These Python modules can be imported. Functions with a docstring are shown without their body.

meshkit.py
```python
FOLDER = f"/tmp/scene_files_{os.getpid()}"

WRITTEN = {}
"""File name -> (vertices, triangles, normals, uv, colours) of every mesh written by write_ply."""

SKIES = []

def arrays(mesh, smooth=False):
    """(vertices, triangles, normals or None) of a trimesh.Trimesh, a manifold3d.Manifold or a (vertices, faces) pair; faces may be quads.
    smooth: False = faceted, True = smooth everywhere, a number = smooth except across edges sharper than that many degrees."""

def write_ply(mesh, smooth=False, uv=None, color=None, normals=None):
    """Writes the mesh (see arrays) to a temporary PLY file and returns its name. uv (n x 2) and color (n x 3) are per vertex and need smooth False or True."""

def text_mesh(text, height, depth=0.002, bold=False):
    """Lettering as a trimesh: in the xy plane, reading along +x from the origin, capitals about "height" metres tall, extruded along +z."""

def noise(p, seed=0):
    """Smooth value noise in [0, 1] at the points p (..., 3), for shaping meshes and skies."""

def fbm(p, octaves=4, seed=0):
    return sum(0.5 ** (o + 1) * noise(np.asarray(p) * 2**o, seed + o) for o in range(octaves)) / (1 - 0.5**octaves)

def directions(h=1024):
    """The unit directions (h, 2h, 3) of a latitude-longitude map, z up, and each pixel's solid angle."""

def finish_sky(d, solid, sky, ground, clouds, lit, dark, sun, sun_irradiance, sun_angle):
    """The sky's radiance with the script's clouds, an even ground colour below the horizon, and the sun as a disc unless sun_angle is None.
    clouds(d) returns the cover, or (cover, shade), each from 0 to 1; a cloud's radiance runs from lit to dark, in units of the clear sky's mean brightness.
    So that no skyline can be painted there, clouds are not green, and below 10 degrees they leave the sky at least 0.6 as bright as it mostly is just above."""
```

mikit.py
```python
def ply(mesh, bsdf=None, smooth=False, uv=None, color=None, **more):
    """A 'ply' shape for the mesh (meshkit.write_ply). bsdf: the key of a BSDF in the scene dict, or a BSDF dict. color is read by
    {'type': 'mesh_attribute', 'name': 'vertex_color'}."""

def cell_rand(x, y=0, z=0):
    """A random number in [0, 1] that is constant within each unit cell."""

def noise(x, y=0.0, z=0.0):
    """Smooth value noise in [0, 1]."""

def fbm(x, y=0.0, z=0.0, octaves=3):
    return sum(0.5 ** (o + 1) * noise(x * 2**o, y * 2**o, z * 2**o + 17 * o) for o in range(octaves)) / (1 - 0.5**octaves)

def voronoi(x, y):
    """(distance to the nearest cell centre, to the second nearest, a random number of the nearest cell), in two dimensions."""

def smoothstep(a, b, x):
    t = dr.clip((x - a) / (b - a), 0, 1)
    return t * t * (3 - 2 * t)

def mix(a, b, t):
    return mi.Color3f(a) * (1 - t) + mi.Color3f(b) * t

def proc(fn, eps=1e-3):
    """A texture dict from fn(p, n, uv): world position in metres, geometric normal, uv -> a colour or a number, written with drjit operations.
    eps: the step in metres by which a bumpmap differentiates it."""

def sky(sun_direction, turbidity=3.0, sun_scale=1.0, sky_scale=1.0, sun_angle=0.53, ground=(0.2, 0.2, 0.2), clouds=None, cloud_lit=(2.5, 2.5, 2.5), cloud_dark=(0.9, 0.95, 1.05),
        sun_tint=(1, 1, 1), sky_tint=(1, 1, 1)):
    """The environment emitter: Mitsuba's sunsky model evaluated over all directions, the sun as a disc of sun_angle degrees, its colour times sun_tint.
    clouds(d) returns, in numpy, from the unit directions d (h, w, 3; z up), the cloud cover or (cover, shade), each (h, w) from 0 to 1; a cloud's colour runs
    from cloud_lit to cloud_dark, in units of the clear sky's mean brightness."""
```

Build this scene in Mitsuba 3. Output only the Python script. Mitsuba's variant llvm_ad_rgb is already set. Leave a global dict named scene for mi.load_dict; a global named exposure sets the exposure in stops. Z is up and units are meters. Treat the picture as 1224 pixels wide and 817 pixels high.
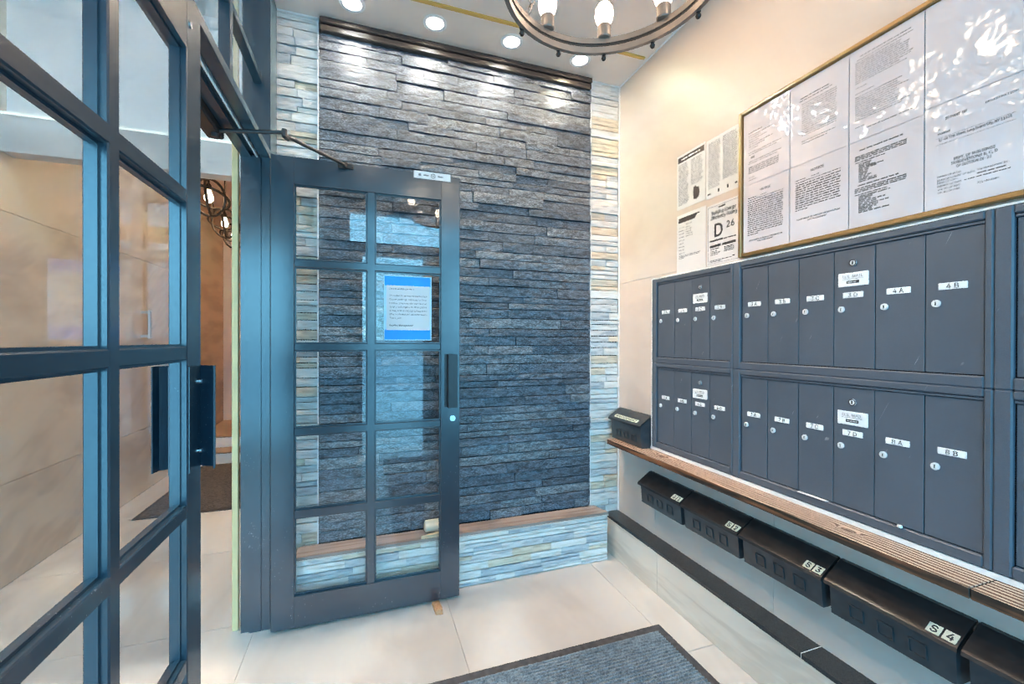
import math, random
import numpy as np, trimesh, mitsuba as mi, drjit as dr
import mikit, meshkit
from mikit import ply, proc, noise, fbm, voronoi, cell_rand, smoothstep, mix
from shapely.geometry import Polygon, box as sbox

T = mi.ScalarTransform4f
R = random.Random(7)
NR = np.random.default_rng(7)
scene, labels = {}, {}

# ------------------------------------------------------------------ camera, sky, exposure
W_, H_, F_ = 1224, 817, 507.2
YAW, PITCH, ROLL = math.radians(19.037), math.radians(-0.22), math.radians(0.128)
CAM = np.array([0.0, 0.0, 1.45])


def cam_axes():
    cy, sy = math.cos(YAW), math.sin(YAW)
    f = np.array([sy, cy, 0]); r = np.array([cy, -sy, 0]); u = np.array([0, 0, 1.0])
    f2 = f * math.cos(PITCH) + u * math.sin(PITCH); u2 = u * math.cos(PITCH) - f * math.sin(PITCH)
    u3 = u2 * math.cos(ROLL) - r * math.sin(ROLL)
    return f2, u3


_f, _u = cam_axes()
scene['camera'] = {'type': 'perspective', 'fov': math.degrees(2 * math.atan(W_ / 2 / F_)), 'fov_axis': 'x', 'near_clip': 0.02, 'far_clip': 200.0,
                   'to_world': T().look_at(origin=CAM.tolist(), target=(CAM + _f).tolist(), up=_u.tolist())}
exposure = -0.08
scene['sky'] = mikit.sky((0.2, 0.9, 0.45), turbidity=3.0, sun_scale=0.0, sky_scale=40.0, ground=(0.5, 0.52, 0.55), sky_tint=(0.6, 1.05, 1.15),
                         clouds=lambda d: 0.75 + 0.2 * meshkit.fbm(d * 3.0, 3, 5), cloud_lit=(0.46, 1.50, 2.30), cloud_dark=(0.42, 1.35, 2.1))
WARM = (1.0, 0.72, 0.47)
COOL = (0.66, 0.90, 1.0)
DOWN_L, BULB_L, LOBBY_L, PEND_L, COVE_L = 1100.0, 19.0, 1500.0, 40.0, 0.7


def emit(c, k):
    return {'type': 'area', 'radiance': {'type': 'rgb', 'value': [k * x for x in c]}}


# ------------------------------------------------------------------ materials
def rgb(*c):
    return {'type': 'rgb', 'value': list(c)}


def pr(name, base, rough=0.5, metal=0.0, spec=0.5, coat=0.0, coat_gloss=0.9, bump=None, bscale=0.001, eps=1e-3, **k):
    b = {'type': 'principled', 'base_color': proc(base) if callable(base) else rgb(*base), 'roughness': rough, 'metallic': metal, 'specular': spec}
    if coat:
        b.update(clearcoat=coat, clearcoat_gloss=coat_gloss)
    b.update(k)
    if bump is not None:
        b = {'type': 'bumpmap', 'arbitrary': proc(bump, eps), 'scale': bscale, 'bsdf': b}
    scene[name] = {'type': 'twosided', 'bsdf': b}
    return name


def dark_stone_fn(k, tint):
    def fn(p, n, uv):
        a = fbm(p.x * 26 + 9 * k, p.y * 40, p.z * 60, 4)
        b = fbm(p.x * 130 + p.z * 60, p.y * 160, p.z * 190, 2)
        t = 0.55 * smoothstep(0.25, 0.75, a) + 0.75 * smoothstep(0.42, 0.75, b) - 0.08
        return mix(tuple(c * 0.45 for c in tint), tuple(c * 2.1 for c in tint), dr.clip(t, 0, 1))
    return fn


def stone_bump(p, n, uv):
    return fbm(p.x * 70, p.y * 90, p.z * 130, 4)


DARKS = [pr(f'm_dark_stone_{i}', dark_stone_fn(i, t), 0.42, spec=0.6, bump=stone_bump, bscale=0.0035, eps=1.2e-3)
         for i, t in enumerate([(0.076, 0.102, 0.132), (0.102, 0.129, 0.156), (0.055, 0.079, 0.106), (0.126, 0.152, 0.175)])]


def pale_fn(k, tint, tint2):
    def fn(p, n, uv):
        a = fbm(p.x * 16 + 5 * k, p.y * 30, p.z * 60, 4)
        b = noise(p.x * 140, p.y * 140, p.z * 200)
        return mix(tint2, tint, dr.clip(smoothstep(0.25, 0.65, a) + 0.3 * (b - 0.5), 0, 1))
    return fn


PALES = [pr(f'm_pale_stone_{i}', pale_fn(i, a, b), 0.55, bump=stone_bump, bscale=0.002, eps=1.2e-3) for i, (a, b) in enumerate([
    ((0.78, 0.76, 0.72), (0.56, 0.53, 0.50)), ((0.70, 0.70, 0.69), (0.42, 0.44, 0.45)), ((0.76, 0.66, 0.52), (0.52, 0.42, 0.31)),
    ((0.52, 0.56, 0.58), (0.31, 0.36, 0.40)), ((0.82, 0.80, 0.77), (0.68, 0.64, 0.57))])]


def wall_tile(k=0.0, base=(0.615, 0.54, 0.485), dark=(0.55, 0.475, 0.425)):
    def fn(p, n, uv):
        w = fbm(p.x * 1.2 + k, p.y * 1.2, p.z * 1.0, 3)
        s = fbm((p.y + p.x) * 1.5 + p.z * 1.3 + 1.5 * w, p.z * 5 - (p.y + p.x) * 2.0 + 3.0 * w, k, 4)
        return mix(dark, base, smoothstep(0.2, 0.62, s))
    return fn


pr('m_wall_tile', wall_tile(), 0.42, spec=0.45)
pr('m_lobby_tile', wall_tile(4.0, (0.60, 0.52, 0.43), (0.47, 0.40, 0.33)), 0.35, spec=0.45)
pr('m_grout', (0.42, 0.40, 0.37), 0.8)
pr('m_white_grout', (0.80, 0.80, 0.80), 0.6)


def floor_fn(p, n, uv):
    w = fbm(p.x * 1.6, p.y * 0.8, 3.0, 3)
    s = fbm(p.x * 4 + 2 * w, p.y * 1.3 + 3 * w, 1.0, 4)
    return mix((0.49, 0.455, 0.42), (0.60, 0.565, 0.53), smoothstep(0.2, 0.65, s))


pr('m_floor_tile', floor_fn, 0.28, spec=0.5)


def plank_fn(p, n, uv):
    w = fbm(p.y * 2.0, p.z * 9.0, 2.0, 4)
    s = fbm(p.y * 2.6, p.z * 22 + 3 * w, 5.0, 4)
    return mix((0.52, 0.465, 0.40), (0.64, 0.585, 0.515), smoothstep(0.25, 0.65, s))


pr('m_base_plank', plank_fn, 0.4)
pr('m_black_granite', lambda p, n, uv: mix((0.012, 0.014, 0.017), (0.035, 0.04, 0.045), noise(p.x * 400, p.y * 400, p.z * 400)), 0.35)
pr('m_ceiling', lambda p, n, uv: mix((0.74, 0.65, 0.59), (0.80, 0.71, 0.65), fbm(p.x * 2, p.y * 5, 0, 3)), 0.45)
pr('m_white_paint', (0.80, 0.81, 0.82), 0.5)
pr('m_soffit_grey', (0.55, 0.54, 0.53), 0.5)


def steel_fn(p, n, uv):
    a = fbm(p.x * 6, p.y * 6, p.z * 4, 3)
    sp = smoothstep(0.86, 0.92, noise(p.x * 230, p.y * 230, p.z * 140)) * smoothstep(0.6, 0.8, noise(p.x * 9, p.y * 9, p.z * 6)) * smoothstep(1.6, 0.2, p.z)
    return mix(mix((0.007, 0.020, 0.034), (0.013, 0.034, 0.054), a), (0.45, 0.5, 0.52), sp * 0.6)


pr('m_steel', steel_fn, 0.22, spec=0.9, coat=0.7, coat_gloss=0.88)
pr('m_dark_metal', (0.012, 0.014, 0.017), 0.35, spec=0.6)
pr('m_arm_metal', (0.05, 0.055, 0.06), 0.35, metal=0.6)
pr('m_chrome', (0.75, 0.76, 0.78), 0.15, metal=1.0)
pr('m_brass', (0.50, 0.33, 0.16), 0.32, metal=1.0)
pr('m_brass_paint', (0.62, 0.40, 0.10), 0.4)
pr('m_pale_brass', (0.66, 0.52, 0.27), 0.5)
pr('m_bronze', (0.30, 0.235, 0.20), 0.38, metal=0.6)
pr('m_bronze_dark', (0.02, 0.015, 0.013), 0.45)


def cab_fn(p, n, uv):
    a = fbm(p.y * 5, p.z * 3, p.x, 3)
    b = noise(p.y * 500, p.z * 500, p.x * 500)
    sc = smoothstep(0.975, 1.0, noise(p.y * 90 + p.z * 40, p.z * 13, 3.0))
    return mix(mix((0.060, 0.078, 0.104), (0.088, 0.110, 0.144), dr.clip(a + 0.3 * (b - 0.5), 0, 1)), (0.4, 0.42, 0.45), sc * 0.5)


pr('m_cabinet', cab_fn, 0.42, spec=0.5)
pr('m_cab_gap', (0.008, 0.008, 0.01), 0.8)
pr('m_white_plastic', (0.85, 0.86, 0.88), 0.4)
pr('m_lock', (0.80, 0.81, 0.83), 0.35, metal=0.3)
pr('m_ink', (0.03, 0.03, 0.035), 0.6)
pr('m_grey_ink', (0.22, 0.22, 0.24), 0.7)
pr('m_mid_ink', (0.10, 0.10, 0.11), 0.7)


def crinkle(p, n, uv):
    return fbm(p.y * 9, p.z * 9, 1.0, 3) + 0.25 * fbm(p.y * 30, p.z * 26, 2.0, 2)


pr('m_sleeve_paper', (0.63, 0.61, 0.655), 0.08, spec=0.6, bump=crinkle, bscale=0.007, eps=2e-3)
pr('m_paper', (0.66, 0.65, 0.66), 0.5, coat=0.3)
pr('m_blue_film', (0.01, 0.30, 0.82), 0.35)
pr('m_clear_sleeve', (0.45, 0.68, 0.85), 0.3)
pr('m_black_plastic', lambda p, n, uv: mix((0.010, 0.011, 0.013), (0.022, 0.024, 0.027), fbm(p.x * 30, p.y * 30, p.z * 30, 3)), 0.22, spec=0.6, coat=0.5)


pr('m_box_body', lambda p, n, uv: mix((0.024, 0.032, 0.040), (0.040, 0.052, 0.062), fbm(p.x * 30, p.y * 30, p.z * 30, 3)), 0.35, spec=0.6)


def shelf_fn(p, n, uv):
    kn = lambda y0, x0, r: dr.exp(-(dr.square((p.y - y0) / (2.4 * r)) + dr.square((p.x - x0) / r)))
    k1, k2, k3 = kn(2.02, 1.61, 0.022), kn(1.02, 1.60, 0.016), kn(0.30, 1.60, 0.02)
    d = fbm(p.y * 2.2, p.x * 8, 1.0, 3)
    u = p.x * 54 + 2.2 * d + 3.0 * (k1 + k2 + k3)
    line = smoothstep(0.35, 0.9, 0.5 + 0.5 * dr.sin(u * 6.2832))
    fine = fbm(p.y * 14, p.x * 60, 2.0, 3)
    top = mix((0.56, 0.40, 0.30), (0.13, 0.07, 0.042), dr.clip(line * (0.75 + 0.5 * fine), 0, 1))
    top = mix(top, (0.10, 0.05, 0.03), dr.clip((k1 + k2 + k3 - 0.55) * 2.2, 0, 1))
    e = fbm(p.y * 3.0, p.z * 60, 4.0, 4)
    edge = mix((0.020, 0.013, 0.010), (0.20, 0.08, 0.035), smoothstep(0.42, 0.72, e))
    return dr.select(n.z > 0.5, top, edge)


pr('m_shelf', shelf_fn, 0.42, coat=0.3)


def bench_top_fn(p, n, uv):
    s = fbm(p.x * 3, p.y * 45, 2.0, 4)
    return mix((0.21, 0.17, 0.152), (0.33, 0.28, 0.255), smoothstep(0.3, 0.65, s))


pr('m_bench_top', bench_top_fn, 0.4)
pr('m_bench_edge', (0.62, 0.58, 0.52), 0.5)


def mat_fn(p, n, uv):
    a = noise(p.x * 260, p.y * 400, 1.0)
    b = noise(p.x * 40, p.y * 40, 2.0)
    return mix((0.06, 0.08, 0.10), (0.29, 0.33, 0.36), dr.clip(a * 0.75 + b * 0.35, 0, 1))


pr('m_mat', mat_fn, 0.9, spec=0.1)
pr('m_mat_border', lambda p, n, uv: mix((0.035, 0.036, 0.042), (0.07, 0.07, 0.078), noise(p.x * 60, p.y * 60, 0)), 0.6)
pr('m_lobby_mat', lambda p, n, uv: mix((0.018, 0.017, 0.018), (0.06, 0.055, 0.055), noise(p.x * 90, p.y * 90, 0)), 0.9)


def brown_fn(p, n, uv):
    s = fbm(p.y * 2 + p.x * 2, p.z * 9, 2.0, 4)
    return mix((0.20, 0.135, 0.095), (0.28, 0.19, 0.135), smoothstep(0.25, 0.7, s))


pr('m_brown_wood', brown_fn, 0.4)
pr('m_pink_wall', (0.58, 0.46, 0.40), 0.5)
pr('m_tread', brown_fn, 0.45)
pr('m_riser', (0.66, 0.65, 0.63), 0.5)
pr('m_cork', lambda p, n, uv: mix((0.42, 0.21, 0.10), (0.62, 0.36, 0.20), noise(p.x * 200, p.y * 200, p.z * 200)), 0.8)
pr('m_pine', lambda p, n, uv: mix((0.62, 0.45, 0.27), (0.76, 0.60, 0.40), fbm(p.x * 12, p.y * 90, p.z * 90, 3)), 0.6)
pr('m_cream', (0.80, 0.76, 0.62), 0.6)
pr('m_pavement', (0.55, 0.55, 0.54), 0.9)
scene['m_pane'] = {'type': 'thindielectric', 'int_ior': 1.52}
scene['m_globe'] = {'type': 'thindielectric', 'int_ior': 1.4}
scene['m_lamp'] = {'type': 'diffuse', 'reflectance': rgb(0.8, 0.8, 0.8)}


# ------------------------------------------------------------------ helpers
def numbered(key):
    if key not in scene and key not in labels:
        return key
    i = 1
    while f'{key}_{i:03d}' in scene or f'{key}_{i:03d}' in labels:
        i += 1
    return f'{key}_{i:03d}'


def thing(name, label, cat, group=None):
    key = numbered(name)
    labels[key] = {'label': label, 'category': cat}
    if group:
        labels[key]['group'] = group
    return key


def struct(name, label=None):
    labels[name] = {'kind': 'structure'}
    if label:
        labels[name]['label'] = label
    return name


def part(parent, name, mesh, m, smooth=False, label=None, kind=None, **kw):
    key = numbered(f'{parent}__{name}')
    scene[key] = ply(mesh, m, smooth, **kw)
    if label or kind:
        labels[key] = {k: v for k, v in (('label', label), ('kind', kind)) if v}
    return key


def solid(key, mesh, m, smooth=False, **kw):
    scene[key] = ply(mesh, m, smooth, **kw)
    return key


def bx(x0, x1, y0, y1, z0, z1, b=0.0):
    lo, hi = np.minimum([x0, y0, z0], [x1, y1, z1]), np.maximum([x0, y0, z0], [x1, y1, z1])
    b = min(b, 0.45 * (hi - lo).min())
    if b <= 0:
        m = trimesh.creation.box(extents=hi - lo); m.apply_translation((lo + hi) / 2)
        return m
    pts = []
    for sx in (0, 1):
        for sy in (0, 1):
            for sz in (0, 1):
                c = np.where([sx, sy, sz], hi, lo); s = np.where([sx, sy, sz], -b, b)
                for k in range(3):
                    q = c + s; q[k] = c[k]; pts.append(q)
    return trimesh.convex.convex_hull(np.array(pts))


def cat(*ms):
    return trimesh.util.concatenate(list(ms))


def tube(pts, r, n=12, cap=True):
    """A swept round tube through the points; r a number or one per point."""
    pts = np.asarray(pts, float); rr = np.broadcast_to(np.asarray(r, float), (len(pts),))
    V, Fc, prev = [], [], None
    for i in range(len(pts)):
        t = pts[min(i + 1, len(pts) - 1)] - pts[max(i - 1, 0)]; t /= np.linalg.norm(t)
        a = prev if prev is not None else np.cross(t, [0, 0, 1] if abs(t[2]) < 0.9 else [1, 0, 0])
        a = a - t * (a @ t); a /= np.linalg.norm(a); prev = a
        b = np.cross(t, a); an = np.arange(n) * 2 * np.pi / n
        V.append(pts[i] + rr[i] * (np.cos(an)[:, None] * a + np.sin(an)[:, None] * b))
    V = np.vstack(V); k = np.arange(n)
    for i in range(len(pts) - 1):
        p, q = i * n + k, i * n + (k + 1) % n
        Fc += [np.stack([p, q, q + n], 1), np.stack([p, q + n, p + n], 1)]
    if cap:
        V = np.vstack([V, pts[:1], pts[-1:]]); c0, c1, e = len(V) - 2, len(V) - 1, (len(pts) - 1) * n
        Fc += [np.stack([(k + 1) % n, k, k * 0 + c0], 1), np.stack([e + k, e + (k + 1) % n, k * 0 + c1], 1)]
    return trimesh.Trimesh(V, np.vstack(Fc), process=False)


def cyl(p0, p1, r, n=20):
    return tube([p0, p1], r, n)


def lathe(profile, n=32, at=(0, 0, 0)):
    m = trimesh.creation.revolve(np.array(profile, float), sections=n)
    m.apply_translation(at)
    return m


def ring_band(r0, r1, z0, z1, at=(0, 0), n=96):
    return lathe([(r0, z0), (r1, z0), (r1, z1), (r0, z1), (r0, z0)], n, (at[0], at[1], 0))


def prism(poly, e1, e2, e3, o, depth):
    """The 2-D polygon in the plane of e1, e2 at o, pushed out along e3."""
    m = trimesh.creation.extrude_polygon(Polygon(poly), depth, engine='earcut')
    M = np.eye(4); M[:3, 0], M[:3, 1], M[:3, 2], M[:3, 3] = e1, e2, e3, o
    m.apply_transform(M)
    if np.linalg.det(M[:3, :3]) < 0:
        m.invert()
    return m


def place(m, e1, e2, e3, o):
    M = np.eye(4); M[:3, 0], M[:3, 1], M[:3, 2], M[:3, 3] = e1, e2, e3, o
    m = m.copy(); m.apply_transform(M)
    return m


RW = ((0, -1, 0), (0, 0, 1), (-1, 0, 0))     # right wall: read along -y
BW = ((1, 0, 0), (0, 0, 1), (0, -1, 0))      # faces the camera: read along +x


def text(s, h, frame, o, center=False, bold=False, depth=0.0006, width=None):
    m = meshkit.text_mesh(s, h, depth, bold)
    if width:
        m.apply_scale([width / (m.bounds[1][0] - m.bounds[0][0]), 1, 1])
    if center:
        m.apply_translation([-(m.bounds[0][0] + m.bounds[1][0]) / 2, 0, 0])
    return place(m, *frame, o)


def words(lines, frame, o, depth=0.0005):
    """Lettering too small to read: lines = (u0, u1, v, height) of broken strokes, each word a thin slab."""
    out = []
    for u0, u1, v, h in lines:
        u = u0
        while u < u1 - h:
            w = min(R.uniform(1.6, 6.0) * h, u1 - u)
            out.append(bx(u, u + w, v, v + h * R.uniform(0.75, 1.0), 0, depth))
            u += w + h * 0.75
    return place(cat(*out), *frame, o)


def block(u0, u1, v0, v1, pitch, h, ragged=0.0):
    v = v1 - h; res = []
    while v > v0:
        res.append((u0, u1 - R.uniform(0, ragged) * (u1 - u0), v, h)); v -= pitch
    return res


# ------------------------------------------------------------------ the setting
XR, YB, ZC = 1.68, 2.605, 3.22
XL, XP = -2.0, -0.45                      # lobby wall, the partition's face
YF = -1.0                                 # street front

# floor and its tiles
struct('floor', 'floor of large pale tiles')
solid('floor', bx(-2.1, 1.75, -1.2, 7.6, -0.08, -0.004), 'm_grout')
gx = [-2.44, -1.48, -0.525, 0.43, 1.385, 2.34]
gy = [-1.067, -0.179, 0.709, 1.597, 2.485, 3.373, 4.261, 5.149, 6.037]
for i in range(5):
    for j in range(8):
        x0, x1 = max(gx[i], XL) + 0.0012, min(gx[i + 1], 1.60) - 0.0012
        part('floor', 'tile', bx(x0, x1, gy[j] + 0.0012, gy[j + 1] - 0.0012, -0.006, 0, 0.0012), 'm_floor_tile')

# ceilings
struct('ceiling', 'smooth warm beige ceiling of the entry')
solid('ceiling', bx(-0.5, 1.8, -1.1, 2.75, ZC, ZC + 0.1), 'm_ceiling')
part('ceiling', 'brass_strip', bx(-0.44, 1.65, 2.238, 2.262, ZC - 0.008, ZC + 0.001, 0.002), 'm_brass_paint', label='yellow brass strip let into the ceiling')

# right wall: tall slabs of veined beige tile
struct('wall_right', 'veined beige tiled wall')
solid('wall_right', bx(XR + 0.008, XR + 0.12, -1.1, 2.75, 0, ZC + 0.05), 'm_grout')
for z0, z1 in ((0.245, 1.845), (1.845, 3.222)):
    for y0, y1 in (((2.17, 2.6), (1.37, 2.17), (0.57, 1.37), (-0.23, 0.57), (-1.03, -0.23)) if z0 < 1 else ((0.2, 2.6), (-1.03, 0.2))):
        part('wall_right', 'tile', bx(XR, XR + 0.012, y0 + 0.0008, y1 - 0.0008, z0 + 0.0008, z1 - 0.0008, 0.0008), 'm_wall_tile')

# the step at its foot: planks under a black stone cap
struct('baseboard_right', 'low ledge of grey wood-look tile at the foot of the wall')
solid('baseboard_right', bx(1.583, 1.70, -1.0, 2.60, 0, 0.238), 'm_grout')
for y0, y1 in ((2.011, 2.6), (0.812, 2.009), (-0.388, 0.81), (-1.0, -0.39)):
    part('baseboard_right', 'plank', bx(1.573, 1.585, y0, y1, 0.001, 0.240, 0.0008), 'm_base_plank')
for y0, y1 in ((1.1675, 2.6), (-0.10, 1.1645), (-1.0, -0.103)):
    part('baseboard_right', 'cap_slab', bx(1.570, 1.681, y0, y1, 0.240, 0.2605, 0.0015), 'm_black_granite')
part('baseboard_right', 'joint', cat(bx(1.5725, 1.6795, 1.1640, 1.1680, 0.2405, 0.2598), bx(1.5725, 1.6795, -0.1035, -0.0995, 0.2405, 0.2598)), 'm_white_grout')

# back wall of split stone
struct('wall_back', 'stacked split-stone wall, dark in the middle and pale at both sides')
solid('wall_back', bx(-0.60, 1.80, YB, YB + 0.16, 0, ZC + 0.02), 'm_bronze_dark')


def stone(x0, x1, z0, z1, yf, yb, rough):
    nx, nz = max(4, int((x1 - x0) / 0.022)), 5
    u, v = np.meshgrid(np.linspace(0, 1, nx), np.linspace(0, 1, nz), indexing='ij')
    X, Z = x0 + u * (x1 - x0), z0 + v * (z1 - z0)
    sd = R.random() * 100
    P = np.stack([X * 26 + sd + Z * 14, Z * 38, X * 0 + sd], -1)
    d = (meshkit.fbm(P, 3, 3) - 0.5) * 2 * rough + R.uniform(-1, 1) * rough * 0.35 * (v - 0.5) + R.uniform(-1, 1) * rough * 0.5 * (u - 0.5)
    edge = np.minimum(np.minimum(u, 1 - u) * nx, np.minimum(v, 1 - v) * nz)
    d = d - np.where(edge < 0.5, 0.0010, 0)
    jit = 0.0022
    Z = Z + np.where(v == 0, 1, np.where(v == 1, -1, 0)) * jit * meshkit.noise(np.stack([X * 60, Z * 60, X * 0 + sd], -1))
    Y = yf - d
    V = np.concatenate([np.stack([X, Y, Z], -1).reshape(-1, 3), np.stack([X, X * 0 + yb, Z], -1).reshape(-1, 3)])
    n = nx * nz
    idx = np.arange(n).reshape(nx, nz)
    a, b, c, e = idx[:-1, :-1].ravel(), idx[1:, :-1].ravel(), idx[1:, 1:].ravel(), idx[:-1, 1:].ravel()
    Fq = [np.stack([a, b, c], 1), np.stack([a, c, e], 1)]
    loop = np.concatenate([idx[:, 0], idx[-1, 1:], idx[-2::-1, -1], idx[0, -2:0:-1]])
    nx_ = np.roll(loop, -1)
    Fq += [np.stack([loop, loop + n, nx_ + n], 1), np.stack([loop, nx_ + n, nx_], 1)]
    return trimesh.Trimesh(V, np.vstack(Fq), process=False)


def courses(holder, name, x0, x1, z0, z1, yf, yb, hs, ls, mats, rough, proud, prob=None):
    z, n = z0, 0
    while z < z1 - 0.005:
        h = R.choice(hs)
        if z + h > z1 - 0.02:
            h = z1 - z
        x = x0
        while x < x1 - 0.005:
            l = R.uniform(*ls)
            if x + l > x1 - ls[0] * 0.6:
                l = x1 - x
            g = 0.0010
            m = R.choices(mats, prob)[0]
            part(holder, name, stone(x + g, x + l - g, z + g, z + h - g, yf - R.random() ** 1.5 * proud, yb, rough), m, 35)
            n += 1
            x += l
        z += h
    return n


n_dark = courses('wall_back', 'dark_stone', -0.247, 1.457, 0.318, 3.155, 2.583, 2.61, (0.04, 0.05, 0.058, 0.066), (0.19, 0.52), DARKS, 0.0060, 0.015, (4, 3, 3, 2))
n_pale = courses('wall_back', 'pale_stone', -0.492, -0.252, 0.0, 3.222, 2.583, 2.61, (0.03, 0.04, 0.048, 0.055), (0.10, 0.26), PALES, 0.004, 0.012, (4, 3, 3, 1, 4))
n_pale += courses('wall_back', 'pale_stone', 1.460, 1.678, 0.0, 3.222, 2.583, 2.61, (0.03, 0.04, 0.048, 0.055), (0.10, 0.24), PALES, 0.004, 0.012, (4, 3, 3, 1, 4))
print('stones', n_dark, n_pale)
struct('trim_1', 'black crown bar along the top of the dark stone')
solid('trim_1', cat(bx(-0.240, 1.447, 2.535, 2.606, 3.188, ZC, 0.004), bx(-0.240, 1.447, 2.548, 2.606, 3.152, 3.186, 0.004)), 'm_dark_metal')
struct('trim_2', 'thin pale bead along the ceiling')
solid('trim_2', cat(bx(-0.49, 1.68, 2.560, 2.572, ZC - 0.006, ZC + 0.001), bx(1.672, 1.681, -1.0, 2.57, ZC - 0.006, ZC + 0.001), bx(1.674, 1.681, 2.562, 2.572, 0.26, ZC)), 'm_white_grout')
struct('trim_3', 'thin pale bead at the edge of the dark stone')
solid('trim_3', cat(bx(-0.2525, -0.2465, 2.566, 2.606, 0.32, ZC), bx(1.4565, 1.4605, 2.574, 2.606, 0.32, ZC)), 'm_white_grout')

# the stone bench in front of it
bench = thing('stone_bench', 'low bench faced with pale split stone under a grey-brown top, below the dark stone wall', 'bench')
part(bench, 'core', bx(-0.335, 1.505, 2.458, 2.562, 0.0, 0.296), 'm_grout')
z = 0.0
while z < 0.29:
    h = R.choice((0.03, 0.038, 0.046))
    if z + h > 0.275:
        h = 0.297 - z
    x = -0.342
    while x < 1.51:
        l = R.uniform(0.10, 0.30)
        if x + l > 1.44:
            l = 1.514 - x
        zs = [z + .002, z + h] if R.random() > 0.4 or h < .035 else [z + .002, z + h * R.uniform(.4, .6), z + h]
        for za, zb in zip(zs[:-1], zs[1:]):
            part(bench, 'stone', stone(x + .0004, x + l - .0004, za + .0004, zb - .0004, 2.447 - R.random() * 0.008, 2.47, 0.0025), R.choices(PALES, (4, 4, 1, 4, 4))[0], 35)
        x += l
    z += h
part(bench, 'top', prism([(-0.345, 2.437), (1.518, 2.437), (1.480, 2.566), (-0.345, 2.566)], (1, 0, 0), (0, 1, 0), (0, 0, 1), (0, 0, 0.303), 0.0165), 'm_bench_top')
part(bench, 'top_edge', prism([(-0.346, 2.435), (1.519, 2.435), (1.481, 2.565), (-0.346, 2.565)], (1, 0, 0), (0, 1, 0), (0, 0, 1), (0, 0, 0.297), 0.0062), 'm_bench_edge', label='thin pale edge strip')

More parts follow.
